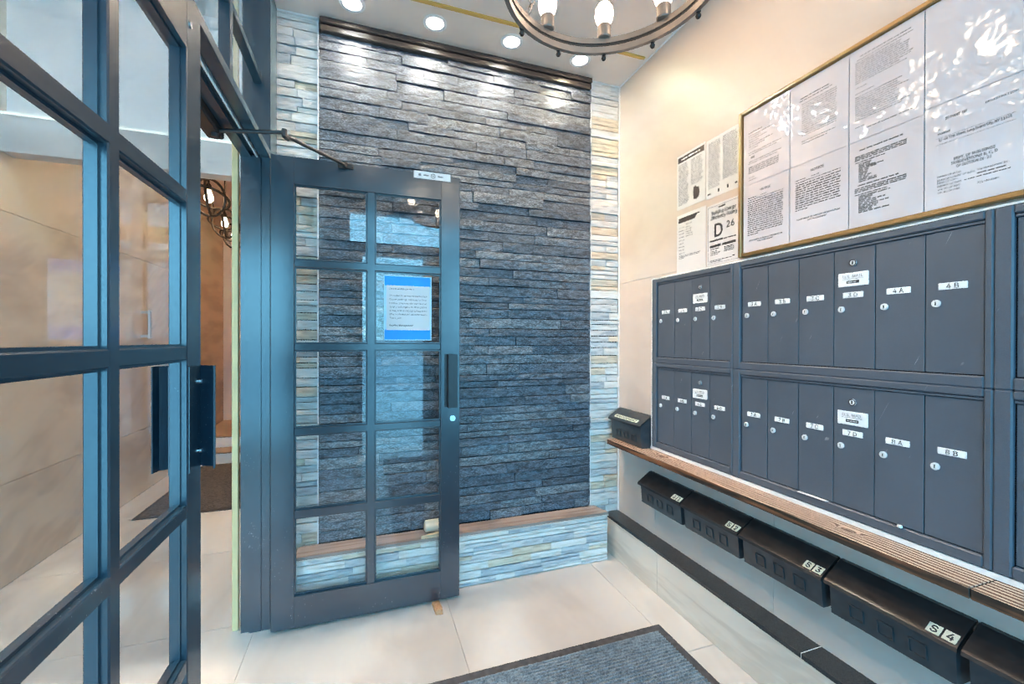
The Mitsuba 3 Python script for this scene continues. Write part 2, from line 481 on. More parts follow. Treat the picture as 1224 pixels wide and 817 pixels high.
# partition between entry and lobby: post, header, transom
struct('door_1', 'dark steel door frame and transom between entry and lobby')
solid('door_1', cat(bx(-0.49, XP, 2.402, 2.56, 0, ZC), bx(-0.545, -0.492, 2.400, 2.56, 0, 2.36), bx(-0.582, -0.547, 2.412, 2.56, 0, 2.36), bx(-0.58, -0.49, 2.43, 2.56, 2.36, ZC)), 'm_steel')
part('door_1', 'hinge_strip', cat(bx(-0.487, -0.452, 2.396, 2.403, 0.02, 2.35), *[cyl((-0.470, 2.3965, z), (-0.470, 2.394, z), 0.004, 10) for z in (0.3, 0.62, 0.94, 1.26, 1.58, 1.90, 2.2)],
                            *[cyl((x, 2.3965, z), (x, 2.3935, z), 0.0045, 10) for z in (0.085, 0.135) for x in (-0.476, -0.462)]), 'm_steel')
part('door_1', 'header', cat(bx(-0.495, XP, 0.45, 2.42, 2.356, 2.392, 0.002), bx(-0.58, -0.495, 0.45, 2.44, 2.370, 2.392), bx(-0.58, -0.535, 0.45, 2.42, 2.352, 2.375)), 'm_steel')
part('door_1', 'door_stop', bx(-0.512, -0.504, 0.5, 2.41, 2.352, 2.371), 'm_white_plastic')
for y0, y1 in ((0.45, 0.505), (1.887, 1.928)):
    part('door_1', 'transom_mullion', bx(-0.53, -0.49, y0, y1, 2.39, ZC, 0.002), 'm_steel')
part('door_1', 'side_post', bx(-0.55, XP, 0.45, 0.508, 0, ZC, 0.002), 'm_steel')
for y0, y1 in ((0.508, 1.887), (1.928, 2.43)):
    part('door_1', 'transom_bar', bx(-0.528, -0.49, y0, y1, 2.732, 2.766, 0.002), 'm_steel')
    for z0, z1 in ((2.392, 2.732), (2.766, ZC)):
        part('door_1', 'transom_pane', bx(-0.5105, -0.5095, y0, y1, z0, z1) if False else trimesh.Trimesh([[-0.51, y0, z0], [-0.51, y1, z0], [-0.51, y1, z1], [-0.51, y0, z1]], [[0, 1, 2], [0, 2, 3]], process=False), 'm_pane')
struct('trim_4', 'pale brass edge strip at the lobby side of the door frame')
solid('trim_4', bx(-0.627, -0.60, 2.44, 2.462, 0, 3.2, 0.002), 'm_pale_brass')
struct('wall_left', 'fixed glazed panel beside the glazed doors')
solid('wall_left', cat(bx(-0.53, -0.47, -1.1, 0.45, 0, 0.15), bx(-0.53, -0.47, -1.1, 0.45, 2.36, 2.45), bx(-0.53, -0.47, -0.32, -0.27, 0.15, 2.36), bx(-0.53, -0.47, -1.1, -1.0, 0.15, 2.36)), 'm_steel')
for y0, y1 in ((-1.0, -0.32), (-0.27, 0.45)):
    part('wall_left', 'pane', trimesh.Trimesh([[-0.5, y0, .15], [-0.5, y1, .15], [-0.5, y1, 2.36], [-0.5, y0, 2.36]], [[0, 1, 2], [0, 2, 3]], process=False), 'm_pane')
part('wall_left', 'side_wall', bx(-0.56, -0.46, -1.1, 0.45, 2.45, 3.7), 'm_wall_tile')
part('wall_left', 'upper_wall', bx(-0.60, -0.50, 0.45, 2.6, ZC, 3.7), 'm_white_paint')

# street front behind the camera: dark wall with an open doorway, a transom and a side window
struct('wall_front', 'street front with doorway and transom lights')
solid('wall_front', cat(bx(-0.5, -0.04, YF - 0.12, YF, 0, 2.62), bx(-0.5, -0.19, YF - 0.12, YF, 2.6, ZC), bx(-0.5, 1.7, YF - 0.12, YF, 3.08, ZC), bx(0.73, 1.0, YF - 0.12, YF, 0, 2.62), bx(-0.5, 1.7, YF - 0.12, YF, 2.54, 2.70), bx(1.62, 1.75, YF - 0.12, YF, 0, ZC), bx(1.0, 1.62, YF - 0.12, YF, 0, 0.35)), 'm_steel')
struct('floor_street', 'pavement outside')
solid('floor_street', bx(-6, 6, -9, -1.2, -0.25, -0.15), 'm_pavement')

# ------------------------------------------------------------------ lobby seen through the doors
struct('wall_lobby', 'beige tiled lobby wall')
solid('wall_lobby', bx(XL - 0.12, XL - 0.008, -1.1, 7.5, 0, 3.7), 'm_grout')
for z0, z1 in ((0, 0.6), (0.6, 1.4), (1.4, 2.2), (2.2, 3.0), (3.0, 3.6)):
    ys = [-1.0, 1.0, 2.6, 4.2, 5.8]
    for y0, y1 in zip(ys[:-1], ys[1:]):
        part('wall_lobby', 'tile', bx(XL - 0.012, XL, y0 + .001, y1 - .001, z0 + .001, z1 - .001, .001), 'm_lobby_tile')
part('wall_lobby', 'brown_panel', bx(XL - 0.01, XL + 0.012, 5.802, 7.32, 0.0, 3.6), 'm_brown_wood', label='brown wood panelling above the steps')
struct('wall_lobby_back', 'far pinkish wall of the lobby')
solid('wall_lobby_back', bx(-2.1, -0.5, 7.32, 7.45, 0, 3.7), 'm_pink_wall')
struct('wall_lobby_front')
solid('wall_lobby_front', cat(bx(-2.1, -0.5, -1.1, -0.98, 2.6, 3.7), bx(-2.1, -0.5, -1.1, -0.98, 0, 0.2), bx(-2.1, -1.9, -1.1, -0.98, 0.2, 2.6), bx(-0.62, -0.5, -1.1, -0.98, 0.2, 2.6)), 'm_lobby_tile')
struct('wall_lobby_right')
solid('wall_lobby_right', bx(-0.60, -0.50, 2.77, 7.4, 0, 3.7), 'm_lobby_tile')
struct('ceiling_lobby', 'white lobby ceiling')
solid('ceiling_lobby', bx(-2.1, -0.5, -1.1, 3.36, 3.6, 3.7), 'm_white_paint')
part('ceiling_lobby', 'far_ceiling', bx(-2.1, -0.5, 3.36, 7.45, 3.3, 3.4), 'm_pink_wall')
part('ceiling_lobby', 'upper_face', bx(-2.0, -0.60, 3.34, 3.40, 2.76, 3.62), 'm_white_paint')
part('ceiling_lobby', 'soffit', bx(-2.0, -0.60, 3.29, 3.40, 2.54, 2.755), 'm_soffit_grey', label='grey dropped soffit')
part('ceiling_lobby', 'light_strip', bx(-2.0, -0.60, 3.29, 3.305, 2.757, 2.772), 'm_lamp', label='pale light strip on the soffit', emitter=emit((0.80, 1.0, 0.86), COVE_L))
st = thing('lobby_steps', 'two pale steps with brown treads at the far end of the lobby', 'steps')
part(st, 'riser', bx(-1.98, -0.62, 5.795, 6.08, 0, 0.118), 'm_riser')
part(st, 'tread', bx(-1.98, -0.62, 5.785, 6.09, 0.118, 0.132, 0.003), 'm_tread')
part(st, 'riser', bx(-1.98, -0.62, 6.075, 7.31, 0.132, 0.252), 'm_riser')
part(st, 'tread', bx(-1.98, -0.62, 6.065, 7.31, 0.252, 0.266, 0.003), 'm_tread')
lm = thing('lobby_mat', 'dark charcoal floor mat in front of the lobby steps', 'mat')
part(lm, 'pile', bx(-1.74, -0.72, 4.24, 5.75, 0.001, 0.010), 'm_lobby_mat')
part(lm, 'border', cat(bx(-1.77, -0.69, 4.20, 4.24, 0.001, 0.008), bx(-1.77, -1.74, 4.24, 5.75, 0.001, 0.008), bx(-0.72, -0.69, 4.24, 5.75, 0.001, 0.008)), 'm_black_plastic')
hp = thing('bar_handle', 'chrome bar handle on the beige lobby wall, seen through the left glass door', 'handle')
part(hp, 'bar', bx(-1.945, -1.925, 4.91, 4.94, 1.46, 1.73, 0.003), 'm_chrome')
part(hp, 'mount', bx(XL, -1.94, 4.915, 4.935, 1.47, 1.495), 'm_chrome')
part(hp, 'mount', bx(XL, -1.94, 4.915, 4.935, 1.695, 1.72), 'm_chrome')


def torus(center, r, t, normal, n=48):
    nrm = np.asarray(normal, float) / np.linalg.norm(normal)
    a = np.cross(nrm, [0, 0, 1] if abs(nrm[2]) < .9 else [1, 0, 0]); a /= np.linalg.norm(a); b = np.cross(nrm, a)
    th = np.arange(n + 1) * 2 * np.pi / n
    return tube([np.asarray(center) + r * (np.cos(x) * a + np.sin(x) * b) for x in th], t, 8, cap=False)


for (x, y, z, r), lab in zip(((-1.20, 4.05, 2.60, 0.145), (-1.385, 5.15, 2.66, 0.145), (-1.53, 6.05, 2.72, 0.145)),
                             ('nearest cage pendant lamp hanging in the lobby, largest in view', 'middle cage pendant lamp hanging in the lobby behind the nearest one', 'farthest cage pendant lamp in the lobby, nearly hidden by the door frame')):
    pl = thing('pendant_lamp', lab, 'lamp', 'cage pendants in the lobby')
    part(pl, 'rod', cyl((x, y, z + r * 0.75), (x, y, 3.30), 0.006, 8), 'm_bronze_dark')
    part(pl, 'socket', lathe([(0, .062), (.018, .062), (.022, .09), (.012, .11), (0, .115)], 16, (x, y, z)), 'm_bronze_dark', 30)
    for nr in ((1, 0.15, 0.1), (0.5, 1, 0.25), (0.15, 0.35, 1)):
        part(pl, 'cage_ring', torus((x, y, z), r, 0.0105, nr), 'm_bronze_dark', True)
    part(pl, 'bulb', lathe([(0, -.05), (.018, -.045), (.032, -.022), (.033, 0), (.022, .03), (.014, .055), (0, .06)], 16, (x, y, z + .005)), 'm_lamp', True, emitter=emit((1, .66, .34), PEND_L))
for (x, y, lab) in ((-1.3, 0.6, 'cool white recessed light in the lobby ceiling, beside the nearer glass door'), (-1.3, 2.4, 'cool white recessed light in the lobby ceiling, just before the grey soffit')):
    dl = thing('lobby_downlight', lab, 'ceiling light', 'recessed lobby lights')
    part(dl, 'trim_ring', ring_band(0.056, 0.085, 3.592, 3.6, (x, y), 32), 'm_white_paint')
    part(dl, 'lens', lathe([(0, 3.596), (0.056, 3.596), (0.056, 3.60), (0, 3.60)], 32, (x, y, 0)), 'm_lamp', emitter=emit(COOL, LOBBY_L))
for (x, y, lab) in ((-1.35, 4.4, 'warm recessed light in the far lobby ceiling, nearer the soffit'), (-1.35, 6.3, 'warm recessed light in the far lobby ceiling, above the steps')):
    dl = thing('lobby_downlight', lab, 'ceiling light', 'recessed lights by the pendants')
    part(dl, 'trim_ring', ring_band(0.056, 0.085, 3.292, 3.3, (x, y), 32), 'm_white_paint')
    part(dl, 'lens', lathe([(0, 3.296), (0.056, 3.296), (0.056, 3.30), (0, 3.30)], 32, (x, y, 0)), 'm_lamp', emitter=emit((1, .68, .40), LOBBY_L))

# ------------------------------------------------------------------ the two glazed steel doors
TH = 0.042
ZR = [(0.012, 0.168), (0.556, 0.596), (0.971, 1.008), (1.396, 1.432), (1.814, 1.852), (2.226, 2.360)]


def glazed_door(key, A, width, mun, stile0, stile1):
    """A: 4x4 from door space (u along the width, t into the thickness, z) to the room."""
    def at(m):
        m = m.copy(); m.apply_transform(A); return m
    part(key, 'stile', at(bx(0, stile0, 0, TH, 0.012, 2.36, 0.002)), 'm_steel')
    part(key, 'stile', at(bx(width - stile1, width, 0, TH, 0.012, 2.36, 0.002)), 'm_steel')
    for z0, z1 in (ZR[0], ZR[-1]):
        part(key, 'rail', at(bx(stile0 - .001, width - stile1 + .001, 0.0006, TH - .0006, z0, z1, 0.001)), 'm_steel')
    cols = ((stile0, mun[0]), (mun[1], width - stile1))
    part(key, 'muntin', at(bx(mun[0], mun[1], 0.0008, TH - .0008, ZR[0][1], ZR[-1][0], 0.003)), 'm_steel')
    for z0, z1 in ZR[1:-1]:
        part(key, 'glazing_bar', at(bx(stile0, width - stile1, 0.001, TH - .001, z0, z1, 0.003)), 'm_steel')
    for c0, c1 in cols:
        for k in range(5):
            z0, z1 = ZR[k][1], ZR[k + 1][0]
            q = trimesh.Trimesh([[c0, TH / 2, z0], [c1, TH / 2, z0], [c1, TH / 2, z1], [c0, TH / 2, z1]], [[0, 1, 2], [0, 2, 3]], process=False)
            pn = part(key, 'pane', at(q), 'm_pane')
            e = 0.006
            bead = [bx(c0, c1, TH / 2 - e, TH / 2 + e, z0, z0 + e), bx(c0, c1, TH / 2 - e, TH / 2 + e, z1 - e, z1), bx(c0, c0 + e, TH / 2 - e, TH / 2 + e, z0 + e, z1 - e), bx(c1 - e, c1, TH / 2 - e, TH / 2 + e, z0 + e, z1 - e)]
            part(pn, 'bead', at(cat(*bead)), 'm_steel')
    return at


def pull(key, at, u0, u1, z0, z1, side):
    """A folded steel channel pull; side -1: in front of the door, +1: behind it."""
    t0 = 0.0 if side < 0 else TH
    s = side
    d = 0.052
    prof = [(u0 + 0.002, t0), (u0 + 0.002, t0 + s * 0.004), (u0 + 0.012, t0 + s * 0.006), (u0 + 0.016, t0 + s * d), (u1 + 0.012, t0 + s * d), (u1 + 0.012, t0 + s * (d - .004)), (u0 + 0.022, t0 + s * (d - .006)), (u0 + 0.020, t0 + s * 0.003), (u1 - .004, t0 + s * 0.003), (u1 - .004, t0)]
    m = trimesh.creation.extrude_polygon(Polygon(prof).buffer(0), z1 - z0, engine='earcut'); m.apply_translation([0, 0, z0])
    h = part(key, 'pull_handle', at(m), 'm_dark_metal')
    part(h, 'bolt', at(cat(*[cyl((u1 - .006, t0 + s * .002, z), (u1 - .006, t0 + s * .008, z), 0.006, 10) for z in (z0 + .04, z1 - .04)])), 'm_chrome', 30, label='bright bolt heads')


od = thing('glazed_door', 'open dark steel glazed door with a paper notice, standing in front of the stone wall', 'door')
A1 = np.eye(4); A1[:3, 3] = (-0.44, 2.35, 0)
at1 = glazed_door(od, A1, 0.94, (0.446, 0.488), 0.104, 0.106)
pull(od, at1, 0.853, 0.905, 1.08, 1.372, -1)
pull(od, at1, 0.853, 0.905, 1.08, 1.372, 1)
part(od, 'lock_cylinder', at1(cat(cyl((0.90, 0.001, 1.014), (0.90, -0.004, 1.014), 0.016, 24), cyl((0.90, 0.001, 1.014), (0.90, -0.007, 1.014), 0.011, 24))), 'm_chrome', 30)
part(od, 'keyway', at1(bx(0.8988, 0.9012, -0.0072, -0.004, 1.007, 1.020)), 'm_ink')
ld = thing('glazed_door', 'closed dark steel glazed door at the left, nearest the camera', 'door')
A2 = np.array([[0, -1, 0, XP], [1, 0, 0, 0.512], [0, 0, 1, 0], [0, 0, 0, 1.0]])
at2 = glazed_door(ld, A2, 0.94, (0.478, 0.516), 0.10, 0.098)
for sd in (-1, 1):
    t0 = 0.0 if sd < 0 else TH
    path = [(.848, .0015), (.931, .0015), (.917, .024), (.904, .045), (.878, .050)]
    from shapely.geometry import LineString
    pg = LineString([(u, t0 + sd * t) for u, t in path]).buffer(.0016, cap_style=2, join_style=2)
    m = trimesh.creation.extrude_polygon(pg, 1.377 - 1.09, engine='earcut'); m.apply_translation([0, 0, 1.09])
    h = part(ld, 'pull_handle', at2(m), 'm_steel')
    part(h, 'bolt', at2(cat(*[cyl((.920, t0 + sd * .002, z), (.920, t0 + sd * .009, z), 0.006, 12) for z in (1.135, 1.332)])), 'm_chrome', 30, label='bright bolt heads')
part(ld, 'screw', at2(cyl((0.86, 0.001, 2.30), (0.86, -0.004, 2.30), 0.008, 12)), 'm_chrome', 30)

# door closer: body on the header, jointed arm to the open door
dc = thing('door_closer', 'dark door closer with a jointed arm reaching from the frame to the open door', 'door closer')
part(dc, 'body', bx(-0.645, -0.582, 1.86, 2.16, 2.318, 2.385, 0.006), 'm_bronze_dark')
part(dc, 'spindle', cat(cyl((-0.60, 2.10, 2.335), (-0.60, 2.10, 2.30), 0.014), cyl((-0.60, 2.10, 2.322), (-0.60, 2.10, 2.338), 0.02)), 'm_arm_metal', 30)
part(dc, 'main_arm', tube([(-0.60, 2.10, 2.330), (-0.50, 2.08, 2.334), (-0.332, 2.055, 2.345)], (0.010, 0.009, 0.008), 10), 'm_arm_metal', True)
part(dc, 'elbow', cat(cyl((-0.332, 2.055, 2.357), (-0.332, 2.055, 2.325), 0.011), cyl((-0.332, 2.055, 2.325), (-0.318, 2.072, 2.322), 0.008)), 'm_arm_metal', 30)
part(dc, 'forearm', tube([(-0.328, 2.060, 2.332), (-0.20, 2.208, 2.337), (-0.10, 2.325, 2.342)], 0.0075, 10), 'm_arm_metal', True)
part(dc, 'shoe', cat(bx(-0.135, -0.06, 2.337, 2.3498, 2.330, 2.356, 0.004), cyl((-0.10, 2.325, 2.330), (-0.10, 2.325, 2.356), 0.010), bx(-0.112, -0.088, 2.322, 2.340, 2.334, 2.352)), 'm_dark_metal', 30)

# papers on the open door
dn = thing('door_notice', 'white paper notice between blue bands on the open glazed door', 'notice')
Y0 = 2.3655
part(dn, 'sleeve', bx(0.092, 0.345, Y0, Y0 + 0.001, 1.448, 1.797), 'm_clear_sleeve')
part(dn, 'blue_band', bx(0.096, 0.339, Y0 - .0008, Y0 + .0004, 1.742, 1.793), 'm_blue_film', label='bright blue upper band')
part(dn, 'blue_band', bx(0.096, 0.339, Y0 - .0008, Y0 + .0004, 1.454, 1.506), 'm_blue_film', label='bright blue lower band')
part(dn, 'paper', bx(0.105, 0.335, Y0 - .0016, Y0 - .0006, 1.504, 1.744), 'm_paper')
lines = [(1.722, 'Dear package couriers,', None), (1.685, 'In order to prevent packages', .198), (1.665, 'from being stolen in the', .198), (1.645, 'lobby, please do not leave', .198),
         (1.625, 'any packages in the entry', .198), (1.605, 'area, but directly bring it to', .198), (1.585, 'the individual apartment.', .198), (1.565, 'Thank you!', None), (1.525, 'Building Management', None)]
part(dn, 'lettering', cat(*[text(s, 0.0088, BW, (0.120, Y0 - .0016, z), width=w, bold=(s[0] == 'B')) for z, s, w in lines]), 'm_mid_ink', kind='stuff')
ds = thing('door_sticker', 'narrow white label with small marks at the top corner of the open glazed door', 'sticker')
part(ds, 'backing', bx(0.246, 0.446, 2.3478, 2.3500, 2.330, 2.370), 'm_white_plastic')
part(ds, 'marks', cat(bx(0.272, 0.284, 2.3472, 2.348, 2.343, 2.356), bx(0.298, 0.326, 2.3472, 2.348, 2.346, 2.353), bx(0.376, 0.404, 2.3472, 2.348, 2.346, 2.353),
                      place(trimesh.creation.annulus(0.009, 0.013, 0.0006), *BW, (0.350, 2.348, 2.350)), bx(0.345, 0.355, 2.3472, 2.348, 2.347, 2.353)), 'm_grey_ink')

# ------------------------------------------------------------------ mailbox wall
XF = 1.668
DOORS4 = [(2.133, 1.989), (1.989, 1.853), (1.853, 1.726), (1.726, 1.590)]
DOORS6 = [(1.528, 1.393), (1.393, 1.253), (1.253, 1.116), (1.116, 0.979), (0.979, 0.840), (0.840, 0.703)]
DOORS6C = [(a - 0.887, b - 0.887) for a, b in DOORS6]


def bank(y1, y0, z0, z1, doors, names, master, label):
    """One framed bank of locked mail doors, from y1 (far) to y0 (near)."""
    b = thing('mailbox_bank', label, 'mailboxes')
    e1, e0 = doors[0][0], doors[-1][1]
    d0, d1 = z0 + 0.037, z1 - 0.036
    part(b, 'case', bx(XF + 0.006, XR + 0.01, y0 + 0.002, y1 - 0.002, z0 + 0.002, z1 - 0.002), 'm_cab_gap')
    xa, xb = 1.656, XF + 0.008
    for m in (bx(xa, xb, e1 + .0025, y1, z0, z1, 0.004), bx(xa, xb, y0, e0 - .0025, z0, z1, 0.004), bx(xa + .0005, xb, e0 - .0025, e1 + .0025, d1 + 0.011, z1, 0.004), bx(xa + .0005, xb, e0 - .0025, e1 + .0025, z0, d0 - .0025, 0.004)):
        part(b, 'frame_bar', m, 'm_cabinet')
    part(b, 'top_ledge', bx(xa + .006, xb, e0 - .001, e1 + .001, d1 + 0.0015, d1 + 0.009, 0.001), 'm_cabinet')
    for i, ((ya, yb), nm) in enumerate(zip(doors, names)):
        out = R.uniform(0, 0.0012)
        dk = part(b, 'door', bx(XF - out, XF + 0.008, yb + .0012, ya - .0012, d0, d1, 0.0012), 'm_cabinet')
        x = XF - out
        zl = z0 + (0.301 if z0 > 1.2 else 0.309)
        yl = ya - 0.028
        lk = part(dk, 'lock', cat(cyl((x + .002, yl, zl - 0.051), (x - .0035, yl, zl - 0.051), 0.0115, 20), cyl((x, yl, zl - .051), (x - .0055, yl, zl - .051), 0.0085, 20)), 'm_lock', 30, label='round silver lock')
        part(dk, 'keyhole', cat(bx(x - .0062, x - .005, yl - .0014, yl + .0014, zl - .056, zl - .046)), 'm_ink')
        yc = (ya + yb) / 2 + 0.002
        part(dk, 'name_plate', bx(x - .0016, x + .001, yc - .034, yc + .034, zl - .0105, zl + .0105, 0.0015), 'm_white_plastic', label='white number plate')
        part(dk, 'lettering', text(nm[0] + ' ' + nm[1], 0.0145, RW, (x - .0016, yc, zl - .0072), center=True), 'm_ink')
        if i == master:
            zk = d1 - 0.052
            part(dk, 'master_lock', cat(cyl((x + .002, yc, zk), (x - .004, yc, zk), 0.012, 20)), 'm_lock', 30)
            part(dk, 'master_keyhole', cat(bx(x - .0048, x - .0035, yc - .002, yc + .002, zk - .006, zk + .006), place(trimesh.creation.annulus(.0085, .0115, .0006, sections=24, segment=None) if False else trimesh.creation.annulus(.009, .0122, .0006), *RW, (x - .004, yc, zk))), 'm_ink')
            z_, w_ = d1 - 0.111, 0.051
            part(dk, 'mail_plate', bx(x - .002, x + .001, yc - w_, yc + w_, z_ - .025, z_ + .025, .0018), 'm_white_plastic', label='white plate reading U.S. MAIL')
            part(dk, 'plate_lettering', cat(text('U.S. MAIL', 0.0105, RW, (x - .002, yc, z_ + .006), center=True), words([(-.035, .035, z_ * 0 + .001, .0018)], RW, (x - .002, yc, z_))), 'm_grey_ink')
            part(dk, 'maker_block', bx(x - .0028, x - .001, yc - .021, yc + .021, z_ - .0145, z_ - .0045), 'm_ink')
            part(dk, 'maker_lines', words([(-.017, .017, -.0112, .0034)], RW, (x - .0028, yc, z_)), 'm_white_plastic')
    return b


ZB, ZM, ZT = 0.806, 1.3165, 1.821
bank(2.175, 1.571, ZM, ZT, DOORS4, ['2A', '2B', '2C', '2D'], 2, 'upper bank of dark grey mailboxes numbered 2A to 2D, at the far end')
bank(2.175, 1.571, ZB, ZM, DOORS4, ['6A', '6B', '6C', '6D'], 2, 'lower bank of dark grey mailboxes numbered 6A to 6D, at the far end')
bank(1.570, 0.682, ZM, ZT, DOORS6, ['3A', '3B', '3C', '3D', '4A', '4B'], 3, 'upper bank of dark grey mailboxes numbered 3A to 4B, under the framed notices')
bank(1.570, 0.682, ZB, ZM, DOORS6, ['7A', '7B', '7C', '7D', '8A', '8B'], 3, 'lower bank of dark grey mailboxes numbered 7A to 8B, in the middle')
bank(0.681, -0.206, ZM, ZT, DOORS6C, ['4C', '4D', '5A', '5B', '5C', '5D'], 3, 'upper bank of dark grey mailboxes at the right edge of the view')
bank(0.681, -0.206, ZB, ZM, DOORS6C, ['8C', '8D', '9A', '9B', '9C', '9D'], 3, 'lower bank of dark grey mailboxes at the right edge of the view')
struct('trim_5', 'white caulk line round the mailboxes')
solid('trim_5', cat(bx(1.660, XR, -0.21, 2.19, 0.787, 0.804), bx(1.660, XR, 2.177, 2.186, 0.787, ZT + .006), bx(1.664, XR, -0.21, 2.186, ZT + .001, ZT + .008)), 'm_white_grout')
tg = thing('paper_slip', 'small white paper slip stuck under the 7C mailbox door', 'paper')
part(tg, 'sheet', bx(1.650, 1.6665, 1.13, 1.245, 0.8405, 0.8425), 'm_paper')

kn = thing('metal_knob', 'small round pale knob on the sill under the 8A mailbox door', 'knob')
part(kn, 'cap', lathe([(0, 0), (.006, 0), (.0085, .003), (.007, .008), (.003, .010), (0, .010)], 16, (1.6545, 0.897, 0.8395)), 'm_lock', 30)
# wooden shelf below
sh = thing('wooden_shelf', 'long reddish-brown wooden shelf with dark burnt grain under the mailboxes', 'shelf')
part(sh, 'plank', bx(1.540, 1.676, 0.6765, 2.494, 0.755, 0.786, 0.002), 'm_shelf')
part(sh, 'plank', bx(1.540, 1.676, -0.35, 0.6745, 0.755, 0.786, 0.002), 'm_shelf')


# plastic letter boxes
def letter_box(key, y1, y0, z_top, z_bot, wins=True):
    """y1 far end, y0 near end; hung on the wall, sloping lid."""
    e1, e2, e3 = (1, 0, 0), (0, 0, 1), (0, -1, 0)
    zt = z_top
    body = [(1.678, z_bot), (1.606, z_bot), (1.602, z_bot + .004), (1.592, zt - .066), (1.592, zt - .058), (1.678, zt - .006)]
    L = y1 - y0
    part(key, 'body', prism(body, e1, e2, e3, (0, y1 - .012, 0), L - .022), 'm_box_body', 20)
    lid = [(1.679, zt - .004), (1.679, zt + .002), (1.664, zt + .001), (1.586, zt - .051), (1.578, zt - .058), (1.577, zt - .070), (1.581, zt - .071), (1.584, zt - .062)]
    lk = part(key, 'lid', prism(lid, e1, e2, e3, (0, y1 - .0008, 0), L - .0016), 'm_black_plastic', 25)
    if wins:
        for k in range(3):
            yc, zc = y1 - 0.099 - 0.0855 * k, z_bot + 0.050
            w, h, t = 0.023, 0.024, 0.0035
            sl = 1.606 - (zc - z_bot) * 0.20
            q = [bx(0, .006, yc - w, yc + w, zc + h - t, zc + h), bx(0, .006, yc - w, yc + w, zc - h, zc - h + t), bx(0, .006, yc - w, yc - w + t, zc - h, zc + h), bx(0, .006, yc + w - t, yc + w, zc - h, zc + h)]
            m = cat(*q)
            m.apply_translation([-.0015, 0, 0])
            m.vertices[:, 0] += 1.6015 - (m.vertices[:, 2] - z_bot) * 0.175 + .0008
            part(key, 'window_frame', m, 'm_box_body')
    return lid


slope = np.array([0.078, 0.0, 0.052]); slope /= np.linalg.norm(slope)
LIDF = ((0, -1, 0), tuple(slope), tuple(np.cross((0, -1, 0), slope)))


def sticker(s, yc, zt, size):
    """A square letter sticker on a sloping lid."""
    base = np.array([1.586, 0, zt - .051]) + slope * 0.013
    base[1] = yc
    nrm = np.array(LIDF[2]); base = base + nrm * 0.0004
    k = thing('letter_sticker', f'square cream sticker with a black {s[0]} on the lid of letter box {s[1]}', 'sticker')
    part(k, 'backing', place(bx(-size / 2, size / 2, -size / 2, size / 2, 0, .0008), *LIDF, base), 'm_cream')
    m = meshkit.text_mesh(s[0], size * 0.66, .0006, True)
    c = (m.bounds[0] + m.bounds[1]) / 2; m.apply_translation([-c[0], -c[1], 0])
    part(k, 'lettering', place(m, *LIDF, base + nrm * .0008), 'm_ink')


for i, (y1, y0) in enumerate(((2.206, 1.838), (1.833, 1.468), (1.463, 1.096), (1.088, 0.718), (0.711, 0.343))):
    nm = f'S{i + 1}'
    key = thing('letter_box', f'black plastic letter box marked {nm} hanging under the shelf' if i < 4 else 'black plastic letter box cut off at the right edge, nearest under the shelf', 'letter box', 'black letter boxes under the shelf')
    letter_box(key, y1, y0, 0.641, 0.462)
    if i < 4:
        zt = 0.641
        sticker(('S', nm), y0 + 0.060, zt, 0.032)
        sticker((str(i + 1), nm), y0 + 0.0225, zt, 0.032)
mg = thing('letter_box', 'black plastic letter box labelled MANAGEMENT standing on the end of the wooden shelf', 'letter box')
letter_box(mg, 2.540, 2.188, 0.985, 0.7865)
base = np.array([1.586, 2.365, 0.985 - .051]) + slope * 0.020 + np.array(LIDF[2]) * .0004
part(mg, 'label_strip', place(bx(-.125, .125, -.013, .013, 0, .0008), *LIDF, base), 'm_cream', label='cream strip lettered MANAGEMENT')
part(mg, 'lettering', place((lambda m: (m.apply_scale([.225 / (m.bounds[1][0] - m.bounds[0][0]), 1, 1]), m.apply_translation([-(m.bounds[0][0] + m.bounds[1][0]) / 2, -.0075, 0]), m)[-1])(meshkit.text_mesh('MANAGEMENT', .015, .0006, True)), *LIDF, base + np.array(LIDF[2]) * .0008), 'm_ink')

# ------------------------------------------------------------------ framed notice board
nb = thing('notice_board', 'large brass-framed board of printed notices above the mailboxes', 'notice board')
BY1, BY0, BZ0, BZ1 = 1.541, 0.25, 1.838, 2.512
f = 0.017
for m in (bx(1.652, XR, BY1 - f, BY1, BZ0, BZ1, .003), bx(1.652, XR, BY0, BY0 + f, BZ0, BZ1, .003), bx(1.652, XR, BY0 + f, BY1 - f, BZ1 - f, BZ1, .003), bx(1.652, XR, BY0 + f, BY1 - f, BZ0, BZ0 + f, .003)):
    part(nb, 'frame_bar', m, 'm_brass', label='brass frame bar')
part(nb, 'backing', bx(1.668, XR, BY0 + .01, BY1 - .01, BZ0 + .01, BZ1 - .01), 'm_paper')
XS = 1.6640
part(nb, 'joint_shadow', cat(*[bx(1.6672, 1.669, y - .0012, y + .0012, BZ0 + .015, BZ1 - .015) for y in (1.292, 1.064, .843)]), 'm_grey_ink')


def sheet(name, y1, y0, z0, z1, lab):
    k = thing(name, lab, 'notice', 'printed notices in the brass frame')
    part(k, 'page', bx(XS, XS + .002, y0 + .0015, y1 - .0015, z0, z1), 'm_sleeve_paper')
    return k


def put(k, meshes, y1, z0, m='m_mid_ink', name='lettering'):
    part(k, name, cat(*meshes), m, kind='stuff')


def on(y1, z0):
    return (XS, y1, z0)


